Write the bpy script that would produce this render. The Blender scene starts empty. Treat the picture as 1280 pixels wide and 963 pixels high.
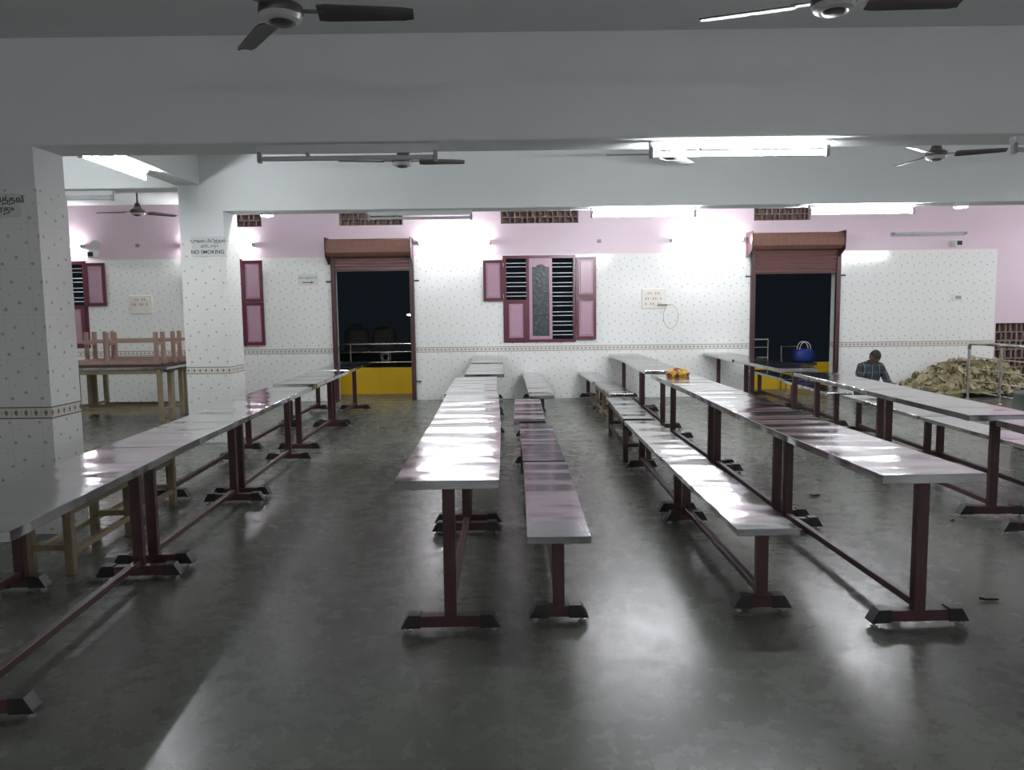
import bpy, bmesh, math, random
from mathutils import Vector, Matrix, noise
random.seed(7)
SC = bpy.context.scene
COL = SC.collection
PI = math.pi
R = math.radians

# ------------------------------------------------------------------ camera
PITCH, ROLL, FPX, EYE = R(5.6), -0.0125, 965.0, 1.52
CAMROT = Matrix.Rotation(PI/2 - PITCH, 3, 'X') @ Matrix.Rotation(ROLL, 3, 'Z')
cam = bpy.data.cameras.new('camera')
cam.sensor_width = 36; cam.lens = FPX/1280*36; cam.clip_start = 0.05; cam.clip_end = 300
camo = bpy.data.objects.new('camera', cam); COL.objects.link(camo)
camo.matrix_world = Matrix.Translation((0, 0, EYE)) @ CAMROT.to_4x4()
SC.camera = camo

def ray(x, y): return CAMROT @ Vector(((x-640)/FPX, (481.5-y)/FPX, -1))
def at_y(x, y, Y):
    d = ray(x, y); t = Y/d.y
    return Vector((d.x*t, Y, EYE + d.z*t))
def at_z(x, y, z):
    d = ray(x, y); t = (z-EYE)/d.z
    return Vector((d.x*t, d.y*t, z))

SC.view_settings.view_transform = 'Standard'
SC.view_settings.look = 'None'
SC.view_settings.gamma = 1.0
SC.view_settings.use_curve_mapping = False
SC.view_settings.exposure = 0.0
SC.cycles.max_bounces = 10
SC.cycles.diffuse_bounces = 6
SC.cycles.glossy_bounces = 5
SC.cycles.use_denoising = True
SC.cycles.sample_clamp_indirect = 6.0
SC.cycles.caustics_reflective = True
SC.cycles.use_light_tree = True

w = bpy.data.worlds.new('night'); SC.world = w; w.use_nodes = True
w.node_tree.nodes['Background'].inputs[0].default_value = (0.012, 0.017, 0.024, 1)
w.node_tree.nodes['Background'].inputs[1].default_value = 0.45

# ------------------------------------------------------------------ materials
class NT:
    def __init__(s, name):
        s.m = bpy.data.materials.new(name); s.m.use_nodes = True
        s.t = s.m.node_tree; s.b = s.t.nodes['Principled BSDF']
    def n(s, typ, **kw):
        o = s.t.nodes.new(typ)
        for k, v in kw.items():
            if k.startswith('i_'):
                key = k[2:]
                key = int(key) if key.isdigit() else key.replace('_', ' ')
                o.inputs[key].default_value = v
            else: setattr(o, k, v)
        return o
    def l(s, a, b): s.t.links.new(a, b)
    def math(s, op, a, b=None, clamp=False):
        o = s.t.nodes.new('ShaderNodeMath'); o.operation = op; o.use_clamp = clamp
        for i, v in enumerate((a, b)):
            if v is None: continue
            if isinstance(v, (int, float)): o.inputs[i].default_value = v
            else: s.l(v, o.inputs[i])
        return o.outputs[0]
    def mix(s, f, a, b):
        o = s.t.nodes.new('ShaderNodeMix'); o.data_type = 'RGBA'
        for sock, v in ((o.inputs[0], f), (o.inputs[6], a), (o.inputs[7], b)):
            if isinstance(v, (int, float)): sock.default_value = v
            elif isinstance(v, tuple): sock.default_value = (*v[:3], 1)
            else: s.l(v, sock)
        return o.outputs[2]
    def coords(s, kind='Object'):
        return s.n('ShaderNodeTexCoord').outputs[kind]

def lin(r, g, b):
    f = lambda c: (c/255/12.92) if c/255 <= 0.04045 else ((c/255+0.055)/1.055)**2.4
    return (f(r), f(g), f(b))

def basic(name, col, rough=0.5, metal=0.0, var=0.08, scale=6, bump=0.0, spec=0.5, stretch=(1, 1, 1), coat=0):
    t = NT(name); b = t.b
    mp = t.n('ShaderNodeMapping'); mp.inputs['Scale'].default_value = stretch
    t.l(t.coords(), mp.inputs[0])
    nz = t.n('ShaderNodeTexNoise', i_Scale=scale, i_Detail=5.0)
    t.l(mp.outputs[0], nz.inputs['Vector'])
    dark = tuple(c*(1-var*2) for c in col); lite = tuple(min(1, c*(1+var*2)) for c in col)
    t.l(t.mix(nz.outputs[0], dark, lite), b.inputs['Base Color'])
    b.inputs['Roughness'].default_value = rough; b.inputs['Metallic'].default_value = metal
    b.inputs['Specular IOR Level'].default_value = spec
    b.inputs['Coat Weight'].default_value = coat
    if bump:
        bp = t.n('ShaderNodeBump', i_Strength=bump, i_Distance=0.01)
        t.l(nz.outputs[0], bp.inputs['Height']); t.l(bp.outputs[0], b.inputs['Normal'])
    return t.m

def emit(name, col, strength):
    t = NT(name)
    t.b.inputs['Base Color'].default_value = (*col, 1)
    t.b.inputs['Emission Color'].default_value = (*col, 1)
    t.b.inputs['Emission Strength'].default_value = strength
    return t.m

def tile_material():
    t = NT('flowered_wall_tile'); b = t.b
    uv = t.n('ShaderNodeUVMap').outputs[0]
    sp = t.n('ShaderNodeSeparateXYZ'); t.l(uv, sp.inputs[0])
    u, v = sp.outputs[0], sp.outputs[1]
    fu = t.math('FRACT', t.math('ADD', t.math('DIVIDE', u, 0.205), 100.0))
    fv = t.math('FRACT', t.math('ADD', t.math('DIVIDE', v, 0.305), 100.0))
    def motif(px, py, rad):
        dx = t.math('ABSOLUTE', t.math('SUBTRACT', fu, px)); dx = t.math('MINIMUM', dx, t.math('SUBTRACT', 1.0, dx))
        dy = t.math('ABSOLUTE', t.math('SUBTRACT', fv, py)); dy = t.math('MINIMUM', dy, t.math('SUBTRACT', 1.0, dy))
        dx = t.math('MULTIPLY', dx, 0.205); dy = t.math('MULTIPLY', dy, 0.305)
        # four-petalled flower: |dx|^.8 + |dy|^.8
        d = t.math('ADD', t.math('POWER', dx, 0.8), t.math('POWER', dy, 0.8))
        return t.math('MULTIPLY', t.math('SUBTRACT', rad**0.8, d), 260.0, clamp=True)
    m1 = t.math('MAXIMUM', motif(.08, .12, .0175), motif(.55, .26, .017))
    m2 = t.math('MAXIMUM', motif(.92, .58, .0165), motif(.34, .72, .0175))
    m3 = t.math('MAXIMUM', motif(.78, .88, .010), motif(.22, .43, .010))
    c = t.mix(m3, lin(226, 227, 223), lin(206, 190, 184))
    c = t.mix(t.math('MULTIPLY', m1, 0.55), c, lin(92, 102, 104))
    c = t.mix(t.math('MULTIPLY', m2, 0.52), c, lin(128, 128, 132))
    # border course between z .81 and .90
    inb = t.math('MULTIPLY', t.math('GREATER_THAN', v, .808), t.math('LESS_THAN', v, .898))
    bz = t.math('ABSOLUTE', t.math('SUBTRACT', v, .853))
    bu = t.math('FRACT', t.math('ADD', t.math('DIVIDE', u, 0.068), 100.0))
    dia = t.math('ADD', t.math('MULTIPLY', t.math('ABSOLUTE', t.math('SUBTRACT', bu, .5)), .068*1.7), bz)
    diam = t.math('MULTIPLY', t.math('SUBTRACT', .026, dia), 400.0, clamp=True)
    dot = t.math('MULTIPLY', t.math('LESS_THAN', t.math('ABSOLUTE', t.math('SUBTRACT', bu, .0)), .07), t.math('LESS_THAN', bz, .02))
    lines = t.math('MULTIPLY', t.math('GREATER_THAN', bz, .033), t.math('LESS_THAN', bz, .041))
    bc = t.mix(lines, lin(216, 212, 204), lin(118, 110, 100))
    bc = t.mix(t.math('MAXIMUM', t.math('MULTIPLY', diam, .85), t.math('MULTIPLY', dot, .5)), bc, lin(105, 98, 92))
    c = t.mix(inb, c, bc)
    # joints
    ju = t.math('MINIMUM', fu, t.math('SUBTRACT', 1.0, fu)); jv = t.math('MINIMUM', fv, t.math('SUBTRACT', 1.0, fv))
    j = t.math('MAXIMUM', t.math('LESS_THAN', ju, .006), t.math('LESS_THAN', jv, .004))
    c = t.mix(t.math('MULTIPLY', j, .35), c, lin(150, 148, 146))
    t.l(c, b.inputs['Base Color'])
    b.inputs['Roughness'].default_value = 0.12
    nz = t.n('ShaderNodeTexNoise', i_Scale=9.0, i_Detail=2.0); t.l(uv, nz.inputs['Vector'])
    hgt = t.math('SUBTRACT', nz.outputs[0], t.math('MULTIPLY', j, .4))
    bp = t.n('ShaderNodeBump', i_Strength=0.12, i_Distance=0.006)
    t.l(hgt, bp.inputs['Height']); t.l(bp.outputs[0], b.inputs['Normal'])
    return t.m

def floor_material():
    t = NT('polished_kota_stone'); b = t.b
    co = t.coords()
    n1 = t.n('ShaderNodeTexNoise', i_Scale=0.9, i_Detail=6.0, i_Roughness=0.6); t.l(co, n1.inputs['Vector'])
    n2 = t.n('ShaderNodeTexNoise', i_Scale=7.0, i_Detail=8.0, i_Roughness=0.65); t.l(co, n2.inputs['Vector'])
    n3 = t.n('ShaderNodeTexNoise', i_Scale=46.0, i_Detail=3.0); t.l(co, n3.inputs['Vector'])
    br = t.n('ShaderNodeTexBrick', i_Scale=1.0); br.offset = 0.0
    br.inputs['Mortar Size'].default_value = 0.004; br.inputs['Brick Width'].default_value = 0.62; br.inputs['Row Height'].default_value = 0.62
    br.inputs['Color1'].default_value = (0, 0, 0, 1); br.inputs['Color2'].default_value = (1, 1, 1, 1); br.inputs['Mortar'].default_value = (.5, .5, .5, 1)
    t.l(co, br.inputs['Vector'])
    f = t.math('ADD', t.math('MULTIPLY', n1.outputs[0], .7), t.math('MULTIPLY', n2.outputs[0], .3))
    c = t.mix(f, lin(88, 90, 83), lin(108, 109, 101))
    c = t.mix(t.math('MULTIPLY', br.outputs[0], .07), c, lin(98, 99, 93))
    c = t.mix(t.math('MULTIPLY', br.outputs['Fac'], .35), c, lin(74, 76, 74))
    sp = t.math('MULTIPLY', t.math('SUBTRACT', n3.outputs[0], .66), 8.0, clamp=True)
    c = t.mix(t.math('MULTIPLY', sp, .22), c, lin(64, 62, 58))
    t.l(c, b.inputs['Base Color'])
    r = t.math('ADD', t.math('MULTIPLY', n2.outputs[0], .24), t.math('MULTIPLY', n1.outputs[0], .16))
    t.l(t.math('ADD', r, 0.07), b.inputs['Roughness'])
    b.inputs['Specular IOR Level'].default_value = 0.3
    bp = t.n('ShaderNodeBump', i_Strength=0.035, i_Distance=0.004)
    t.l(t.math('ADD', n2.outputs[0], t.math('MULTIPLY', n3.outputs[0], .3)), bp.inputs['Height']); t.l(bp.outputs[0], b.inputs['Normal'])
    return t.m

def steel_material(name, base, rough, wav, seedoff):
    t = NT(name); b = t.b
    oi = t.n('ShaderNodeObjectInfo')
    co = t.coords()
    ad = t.n('ShaderNodeVectorMath', operation='ADD'); t.l(co, ad.inputs[0])
    cb = t.n('ShaderNodeCombineXYZ'); t.l(t.math('MULTIPLY', oi.outputs['Random'], 40.0), cb.inputs[1]); cb.inputs[0].default_value = seedoff
    t.l(cb.outputs[0], ad.inputs[1])
    m1 = t.n('ShaderNodeMapping'); m1.inputs['Scale'].default_value = (1.1, 2.7, 1); t.l(ad.outputs[0], m1.inputs[0])
    n1 = t.n('ShaderNodeTexNoise', i_Scale=1.5, i_Detail=.6); t.l(m1.outputs[0], n1.inputs['Vector'])
    m2 = t.n('ShaderNodeMapping'); m2.inputs['Scale'].default_value = (1.2, 26.0, 1); t.l(ad.outputs[0], m2.inputs[0])
    n2 = t.n('ShaderNodeTexNoise', i_Scale=6.0, i_Detail=4.0); t.l(m2.outputs[0], n2.inputs['Vector'])
    n3 = t.n('ShaderNodeTexNoise', i_Scale=5.0, i_Detail=5.0); t.l(ad.outputs[0], n3.inputs['Vector'])
    c = t.mix(n3.outputs[0], tuple(x*.82 for x in base), base)
    t.l(c, b.inputs['Base Color'])
    b.inputs['Metallic'].default_value = 1.0
    t.l(t.math('ADD', t.math('MULTIPLY', n3.outputs[0], .10), rough-.05), b.inputs['Roughness'])
    h = t.math('ADD', t.math('MULTIPLY', n1.outputs[0], 1.0), t.math('MULTIPLY', n2.outputs[0], .0012))
    bp = t.n('ShaderNodeBump', i_Strength=wav, i_Distance=0.07)
    t.l(h, bp.inputs['Height']); t.l(bp.outputs[0], b.inputs['Normal'])
    return t.m

def wood_material(name, a, c):
    t = NT(name); b = t.b
    mp = t.n('ShaderNodeMapping'); mp.inputs['Scale'].default_value = (14, 2.5, 3); t.l(t.coords(), mp.inputs[0])
    nz = t.n('ShaderNodeTexNoise', i_Scale=2.5, i_Detail=6.0, i_Distortion=0.8); t.l(mp.outputs[0], nz.inputs['Vector'])
    t.l(t.mix(nz.outputs[0], a, c), b.inputs['Base Color'])
    b.inputs['Roughness'].default_value = 0.6
    bp = t.n('ShaderNodeBump', i_Strength=0.2, i_Distance=0.004); t.l(nz.outputs[0], bp.inputs['Height']); t.l(bp.outputs[0], b.inputs['Normal'])
    return t.m

def plaid_material():
    t = NT('dark_plaid_cotton'); b = t.b
    sp = t.n('ShaderNodeSeparateXYZ'); t.l(t.coords(), sp.inputs[0])
    def stripe(s, per, off, wd):
        f = t.math('FRACT', t.math('ADD', t.math('DIVIDE', s, per), off+50))
        return t.math('LESS_THAN', f, wd)
    base = t.mix(stripe(sp.outputs[0], .12, .0, .5), lin(34, 44, 52), lin(48, 58, 64))
    base = t.mix(t.math('MULTIPLY', stripe(sp.outputs[2], .12, .3, .5), .5), base, lin(22, 28, 34))
    base = t.mix(t.math('MULTIPLY', stripe(sp.outputs[0], .12, .25, .05), .5), base, lin(196, 204, 200))
    base = t.mix(t.math('MULTIPLY', stripe(sp.outputs[2], .12, .6, .05), .35), base, lin(150, 164, 164))
    t.l(base, b.inputs['Base Color']); b.inputs['Roughness'].default_value = .85
    return t.m

def glass_pattern():
    t = NT('textured_dark_glass'); b = t.b
    vo = t.n('ShaderNodeTexVoronoi', i_Scale=20.0); t.l(t.coords(), vo.inputs['Vector'])
    t.l(t.mix(vo.outputs['Distance'], lin(52, 64, 68), lin(24, 32, 36)), b.inputs['Base Color'])
    b.inputs['Roughness'].default_value = .3
    bp = t.n('ShaderNodeBump', i_Strength=.25, i_Distance=.01); t.l(vo.outputs['Distance'], bp.inputs['Height']); t.l(bp.outputs[0], b.inputs['Normal'])
    return t.m

def attr_leaf():
    t = NT('dried_leaf'); b = t.b
    at = t.n('ShaderNodeAttribute', attribute_name='leafcol')
    nz = t.n('ShaderNodeTexNoise', i_Scale=22.0, i_Detail=4.0); t.l(t.coords(), nz.inputs['Vector'])
    t.l(t.mix(t.math('MULTIPLY', nz.outputs[0], .5), at.outputs['Color'], lin(104, 94, 72)), b.inputs['Base Color'])
    b.inputs['Roughness'].default_value = .7
    return t.m

TUBE_L = 265.0
M = dict(
    tile=tile_material(), floor=floor_material(),
    paint=basic('white_distemper', (0.68, 0.705, 0.70), .75, var=.025, scale=1.5, bump=.05),
    pink=basic('pink_wall_paint', (0.66, 0.525, 0.59), .42, var=.03, scale=1.2),
    steel=steel_material('brushed_steel_sheet', (.65, .65, .66), .14, .30, 3.1),
    dsteel=steel_material('dull_steel_sheet', (.46, .455, .475), .15, .32, 9.7),
    maroon=basic('maroon_enamel', lin(60, 29, 31), .42, var=.14, scale=9),
    black=basic('black_end_cap', lin(24, 23, 24), .45, var=.1),
    bolt=basic('zinc_bolt', (.45, .45, .46), .35, metal=1),
    wood=wood_material('pale_unvarnished_wood', lin(100, 88, 66), lin(146, 133, 104)),
    dwood=wood_material('dark_stained_wood', lin(44, 32, 28), lin(70, 54, 46)),
    pwood=wood_material('reddish_raw_wood', lin(122, 98, 86), lin(160, 134, 118)),
    shutter=basic('brown_steel_slats', lin(104, 74, 72), .45, var=.12, scale=5, stretch=(.3, 1, 4)),
    hood=wood_material('rusty_brown_sheet', lin(92, 62, 52), lin(132, 94, 80)),
    frame=basic('maroon_window_paint', lin(84, 30, 46), .28, var=.08),
    panel=basic('mauve_panel_paint', lin(168, 134, 150), .25, var=.04),
    glass=glass_pattern(),
    bar=basic('white_grill_bar', lin(205, 205, 210), .3, var=.03),
    brick=basic('clay_jali', lin(122, 104, 98), .9, var=.14, scale=14),
    tube=emit('lit_tube', (.93, .96, 1.0), TUBE_L),
    softtube=emit('lit_weak_tube', (.95, .95, 1.0), 135.0),
    led=emit('lit_led_disc', (1, 1, 1), 30.0),
    deadtube=basic('unlit_tube_glass', (.46, .47, .48), .25, var=.02),
    batten=basic('white_batten', (.66, .67, .67), .4, var=.03),
    holder=basic('grey_tube_holder', (.30, .30, .31), .5, var=.04),
    fan=basic('dark_brown_fan_paint', lin(62, 56, 56), .38, var=.06),
    fantrim=basic('grey_fan_trim', (.42, .42, .41), .3, var=.04),
    yellow=basic('yellow_parapet_paint', lin(232, 190, 26), .6, var=.05),
    concrete=basic('balcony_concrete', lin(150, 138, 112), .7, var=.1, scale=4),
    chrome=basic('stainless_rail', (.62, .60, .55), .22, metal=1, var=.05),
    cream=basic('cream_switchboard', lin(222, 218, 208), .45, var=.02),
    brownswitch=basic('brown_switch', lin(172, 160, 150), .4, var=.05),
    ink=basic('black_ink', lin(38, 40, 42), .6, var=.02),
    red=basic('red_ink', lin(150, 40, 36), .6, var=.02),
    signplate=basic('white_sign_tile', lin(206, 210, 208), .2, var=.02),
    skin=basic('brown_skin', lin(98, 68, 54), .55, var=.06, scale=20),
    hair=basic('black_hair', lin(20, 18, 18), .6, var=.1, scale=40),
    plaid=plaid_material(),
    trouser=basic('dark_trousers', lin(44, 44, 50), .85, var=.08),
    leaf=attr_leaf(),
    blue=basic('blue_plastic', lin(34, 54, 128), .35, var=.05),
    green=basic('dark_green_plastic', lin(48, 62, 54), .45, var=.06),
    whiteplastic=basic('white_plastic', lin(220, 220, 216), .35, var=.02),
    cable=basic('grey_cable', lin(120, 116, 112), .5, var=.04),
    farwall=basic('weathered_tank', lin(120, 122, 122), .7, var=.1),
    bulb=emit('added_lit_bulb', (1, .93, .8), 60.0),
    asphalt=basic('dark_bitumen_roof', lin(26, 27, 28), .9, var=.1),
    lamp=emit('street_light', (1, .97, .9), 20.0),
)
def cloth_mat():
    t = NT('yellow_and_maroon_cloth'); b = t.b
    nz = t.n('ShaderNodeTexNoise', i_Scale=13.0, i_Detail=4.0); t.l(t.coords(), nz.inputs['Vector'])
    cr = t.n('ShaderNodeValToRGB'); e = cr.color_ramp.elements
    cr.color_ramp.interpolation = 'CONSTANT'
    e[0].position = 0; e[0].color = (*lin(86, 66, 120), 1)
    e[1].position = .36; e[1].color = (*lin(120, 34, 36), 1)
    x = e.new(.45); x.color = (*lin(176, 142, 46), 1)
    x = e.new(.64); x.color = (*lin(134, 44, 40), 1)
    t.l(nz.outputs[0], cr.inputs[0]); t.l(cr.outputs[0], b.inputs['Base Color']); b.inputs['Roughness'].default_value = .9
    return t.m
M['cloth'] = cloth_mat()

# ------------------------------------------------------------------ mesh helpers
def finish(name, bm, mat, parent=None, smooth=False, loc=None):
    me = bpy.data.meshes.new(name)
    bm.normal_update(); bm.to_mesh(me); bm.free()
    for m in (mat if isinstance(mat, (list, tuple)) else [mat]): me.materials.append(m)
    if smooth:
        for p in me.polygons: p.use_smooth = True
        if smooth == 'auto':
            try: me.set_sharp_from_angle(angle=R(38))
            except Exception: pass
    o = bpy.data.objects.new(name, me); COL.objects.link(o)
    if parent: o.parent = parent
    if loc: o.location = loc
    return o

def box(bm, x0, x1, y0, y1, z0, z1, bev=0, seg=1, mtx=None, mi=0):
    r = bmesh.ops.create_cube(bm, size=1)
    vs = r['verts']
    for v in vs:
        v.co = Vector(((x0+x1)/2 + v.co.x*(x1-x0), (y0+y1)/2 + v.co.y*(y1-y0), (z0+z1)/2 + v.co.z*(z1-z0)))
    fs = set(f for v in vs for f in v.link_faces)
    for f in fs: f.material_index = mi
    if bev:
        es = list(set(e for v in vs for e in v.link_edges))
        g = bmesh.ops.bevel(bm, geom=es, offset=bev, segments=seg, affect='EDGES', profile=.5)
        vs = list(set(v for f in g['faces'] for v in f.verts))
    if mtx is not None:
        bmesh.ops.transform(bm, matrix=mtx, verts=vs)
    return vs

def rod(bm, a, b, r, seg=10, r2=None, cap=True):
    a, b = Vector(a), Vector(b); d = b-a
    m = Matrix.Translation((a+b)/2) @ d.to_track_quat('Z', 'Y').to_matrix().to_4x4()
    bmesh.ops.create_cone(bm, cap_ends=cap, segments=seg, radius1=r, radius2=r if r2 is None else r2, depth=d.length, matrix=m)

def path(bm, pts, r, seg=8):
    pts = [Vector(p) for p in pts]
    rings = []
    for i, p in enumerate(pts):
        d = (pts[min(i+1, len(pts)-1)] - pts[max(i-1, 0)]).normalized()
        q = d.to_track_quat('Z', 'Y')
        rings.append([bm.verts.new(p + q @ Vector((r*math.cos(2*PI*k/seg), r*math.sin(2*PI*k/seg), 0))) for k in range(seg)])
    for a, b in zip(rings, rings[1:]):
        for k in range(seg): bm.faces.new((a[k], a[(k+1) % seg], b[(k+1) % seg], b[k]))
    bm.faces.new(rings[0][::-1]); bm.faces.new(rings[-1])

def lathe(bm, prof, seg=24, c=(0, 0, 0)):
    rings = []
    for r, z in prof:
        if r < 1e-5: rings.append([bm.verts.new((c[0], c[1], c[2]+z))])
        else: rings.append([bm.verts.new((c[0]+r*math.cos(2*PI*k/seg), c[1]+r*math.sin(2*PI*k/seg), c[2]+z)) for k in range(seg)])
    for a, b in zip(rings, rings[1:]):
        for k in range(seg):
            k2 = (k+1) % seg
            if len(a) == 1 and len(b) == 1: continue
            if len(a) == 1: bm.faces.new((a[0], b[k2], b[k]))
            elif len(b) == 1: bm.faces.new((a[k], a[k2], b[0]))
            else: bm.faces.new((a[k], a[k2], b[k2], b[k]))

def prism(bm, poly, axis, a, b):
    """extrude a 2-D polygon along axis ('x','y','z') from a to b"""
    def P(p, t):
        return {'x': (t, p[0], p[1]), 'y': (p[0], t, p[1]), 'z': (p[0], p[1], t)}[axis]
    v0 = [bm.verts.new(P(p, a)) for p in poly]; v1 = [bm.verts.new(P(p, b)) for p in poly]
    n = len(poly)
    bm.faces.new(v0); bm.faces.new(v1[::-1])
    for i in range(n): bm.faces.new((v0[i], v1[i], v1[(i+1) % n], v0[(i+1) % n]))
    bmesh.ops.recalc_face_normals(bm, faces=bm.faces)

def tag(o, label, cat, group=None, kind=None):
    o['label'] = label; o['category'] = cat
    if group: o['group'] = group
    if kind: o['kind'] = kind
    return o
def thing(name, label, cat, loc=(0, 0, 0), rz=0, group=None, kind=None):
    o = bpy.data.objects.new(name, None); COL.objects.link(o); o.empty_display_size = .1
    o.location = loc; o.rotation_euler = (0, 0, rz)
    return tag(o, label, cat, group, kind)
def dup(src, loc, rz=0, label=None, group=None):
    r = src.copy(); COL.objects.link(r); r.location = loc; r.rotation_euler = (0, 0, rz)
    if label: r['label'] = label
    if group: r['group'] = group
    for ch in list(src.children):
        c = ch.copy(); COL.objects.link(c); c.parent = r
        for g in list(ch.children):
            d = g.copy(); COL.objects.link(d); d.parent = c
    return r

def box_uv(bm):
    uvl = bm.loops.layers.uv.verify()
    for f in bm.faces:
        n = f.normal
        for lp in f.loops:
            c = lp.vert.co
            lp[uvl].uv = (c.x, c.z) if abs(n.y) >= abs(n.x) else (c.y, c.z)

def grid_wall(xs, zs, hole, y0, y1, matf):
    """solid slab between y0 (room side) and y1 with rectangular holes"""
    bm = bmesh.new(); nx, nz = len(xs)-1, len(zs)-1
    solid = [[not hole((xs[i]+xs[i+1])/2, (zs[j]+zs[j+1])/2) for j in range(nz)] for i in range(nx)]
    cache = {}
    def V(x, y, z):
        k = (round(x, 5), round(y, 5), round(z, 5))
        if k not in cache: cache[k] = bm.verts.new(k)
        return cache[k]
    for i in range(nx):
        for j in range(nz):
            if not solid[i][j]: continue
            a, b, c, d = xs[i], xs[i+1], zs[j], zs[j+1]
            mi = matf((a+b)/2, (c+d)/2)
            def q(*p):
                f = bm.faces.new([V(*k) for k in p]); f.material_index = mi
            q((a, y0, c), (b, y0, c), (b, y0, d), (a, y0, d))
            q((a, y1, c), (a, y1, d), (b, y1, d), (b, y1, c))
            if i == 0 or not solid[i-1][j]: q((a, y0, c), (a, y0, d), (a, y1, d), (a, y1, c))
            if i == nx-1 or not solid[i+1][j]: q((b, y0, c), (b, y1, c), (b, y1, d), (b, y0, d))
            if j == 0 or not solid[i][j-1]: q((a, y0, c), (a, y1, c), (b, y1, c), (b, y0, c))
            if j == nz-1 or not solid[i][j+1]: q((a, y0, d), (b, y0, d), (b, y1, d), (a, y1, d))
    bm.normal_update(); box_uv(bm)
    return bm

# ------------------------------------------------------------------ shell
WY, WT = 13.10, 0.23          # back wall plane, thickness
ZC = 3.33                     # ceiling
ZT = 2.43                     # top of wall tiling
XL, XR, YN = -9.6, 10.6, -4.6
def W(x, y, off=0.0): return at_y(x, y, WY-off)

d1a, d1b = W(420, 430).x, W(517, 430).x
d2a, d2b = W(939, 430).x, W(1044, 430).x
dtop1, dtop2 = W(470, 326).z, W(990, 322).z
win = {}      # hole rectangles x0,x1,z0,z1
def rect(x0, y0, x1, y1):
    a, b = W(x0, y1), W(x1, y0); return [a.x, b.x, a.z, b.z]
wc = rect(629, 428, 719.5, 319); wc = [W(629, 374).x, W(719.5, 374).x, W(674, 428).z, W(674, 319.3).z]
ww = wc[1]-wc[0]
wl = [W(109.5, 370).x-ww, W(109.5, 370).x, wc[2], wc[3]]
wm = [W(256, 370).x, W(305, 370).x, wc[2], wc[3]]
vents = []
for x0, x1, yb in ((626, 723, 281), (424, 503.5, 284.8), (942.5, 1013, 273.8), (229.5, 327, 285.5)):
    a, b = W(x0, yb), W(x1, yb); vents.append([a.x, b.x, 2.945, 3.16])
jal = [W(1244, 420).x, W(1244, 420).x + 1.62, .28, W(1260, 404).z]
holes = [[d1a, d1b, 0, dtop1], [d2a, d2b, 0, dtop2], wc, wl, wm, jal] + vents
XT = W(1245, 360).x           # right end of tiling
xs = sorted(set([XL, XR, XT] + [h[0] for h in holes] + [h[1] for h in holes]))
zs = sorted(set([0, ZC, ZT] + [h[2] for h in holes] + [h[3] for h in holes]))
inside = lambda x, z: any(h[0] < x < h[1] and h[2] < z < h[3] for h in holes)
bm = grid_wall(xs, zs, inside, WY, WY+WT, lambda x, z: 0 if (z < ZT and x < XT) else 1)
o = finish('wall_back', bm, [M['tile'], M['pink']]); tag(o, 'long far wall, white flowered tiles below and pink paint above', 'wall', kind='structure')

def slab(name, x0, x1, y0, y1, z0, z1, mat, label, cat):
    bm = bmesh.new(); box(bm, x0, x1, y0, y1, z0, z1); bm.normal_update(); box_uv(bm)
    return tag(finish(name, bm, mat), label, cat, kind='structure')
slab('floor', XL, XR, YN, WY+WT, -.12, 0, M['floor'], 'grey polished stone floor of the dining hall', 'floor')
slab('ceiling', XL, XR, YN, WY+WT, ZC, ZC+.12, M['paint'], 'flat white ceiling between the deep beams', 'ceiling')
slab('wall_left', XL-.2, XL, YN, WY+WT, 0, ZC, M['tile'], 'tiled side wall beyond the left bay, out of the frame', 'wall')
slab('wall_right', XR, XR+.2, YN, WY+WT, 0, ZC, M['pink'], 'pink side wall to the right, out of the frame', 'wall')
slab('wall_front', XL, XR, YN-.2, YN, 0, ZC, M['paint'], 'painted wall behind the viewer, out of the frame', 'wall')

# pillars
P1 = (-3.72, -3.16, 5.26, 5.62)
P2 = (-3.80, -3.28, 9.00, 9.46)
def pillar(p, ztop, label):
    t = thing('pillar', label, 'pillar', ((p[0]+p[1])/2, (p[2]+p[3])/2, 0), kind='structure')
    hx, hy = (p[1]-p[0])/2, (p[3]-p[2])/2
    bm = bmesh.new(); box(bm, -hx, hx, -hy, hy, 0, 2.36); bm.normal_update(); box_uv(bm)
    finish('tile_cladding', bm, M['tile'], t)
    bm = bmesh.new(); box(bm, -hx+.008, hx-.008, -hy+.004, hy-.008, 2.36, ztop); finish('painted_shaft', bm, M['paint'], t)
    return t
pl1 = pillar(P1, 2.98, 'near square pillar clad in flowered tiles, at the left edge')
pl2 = pillar(P2, 2.98, 'square tiled pillar halfway down the hall, with a no smoking notice')

ZB1, ZB2, ZBL = 2.64, 2.68, 2.95
def beam(name, x0, x1, y0, y1, z0, label):
    bm = bmesh.new(); box(bm, x0, x1, y0, y1, z0, ZC+.01, bev=.008); o = finish(name, bm, M['paint'])
    return tag(o, label, 'beam', kind='structure')
beam('ceiling_beam', P1[0], XR, P1[2], P1[3], ZB1, 'deep white ceiling beam nearest the viewer, spanning right from the near pillar')
beam('ceiling_beam', P2[0]+.22, XR, P2[2]+.002, P2[3]-.12, ZB2, 'deep white ceiling beam over the middle of the hall')
beam('ceiling_beam', XL, P2[0]+.22, P2[2]+.002, P2[3]-.12, ZBL, 'shallower ceiling beam across the left bay')
beam('ceiling_beam', XL, P1[0], P1[2], P1[3], ZBL, 'ceiling beam left of the near pillar')
beam('ceiling_beam', P2[0]-.03, P2[0]+.26, P1[3], P2[2]+.002, ZBL+.03, 'lengthwise ceiling beam between the two pillars')

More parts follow.
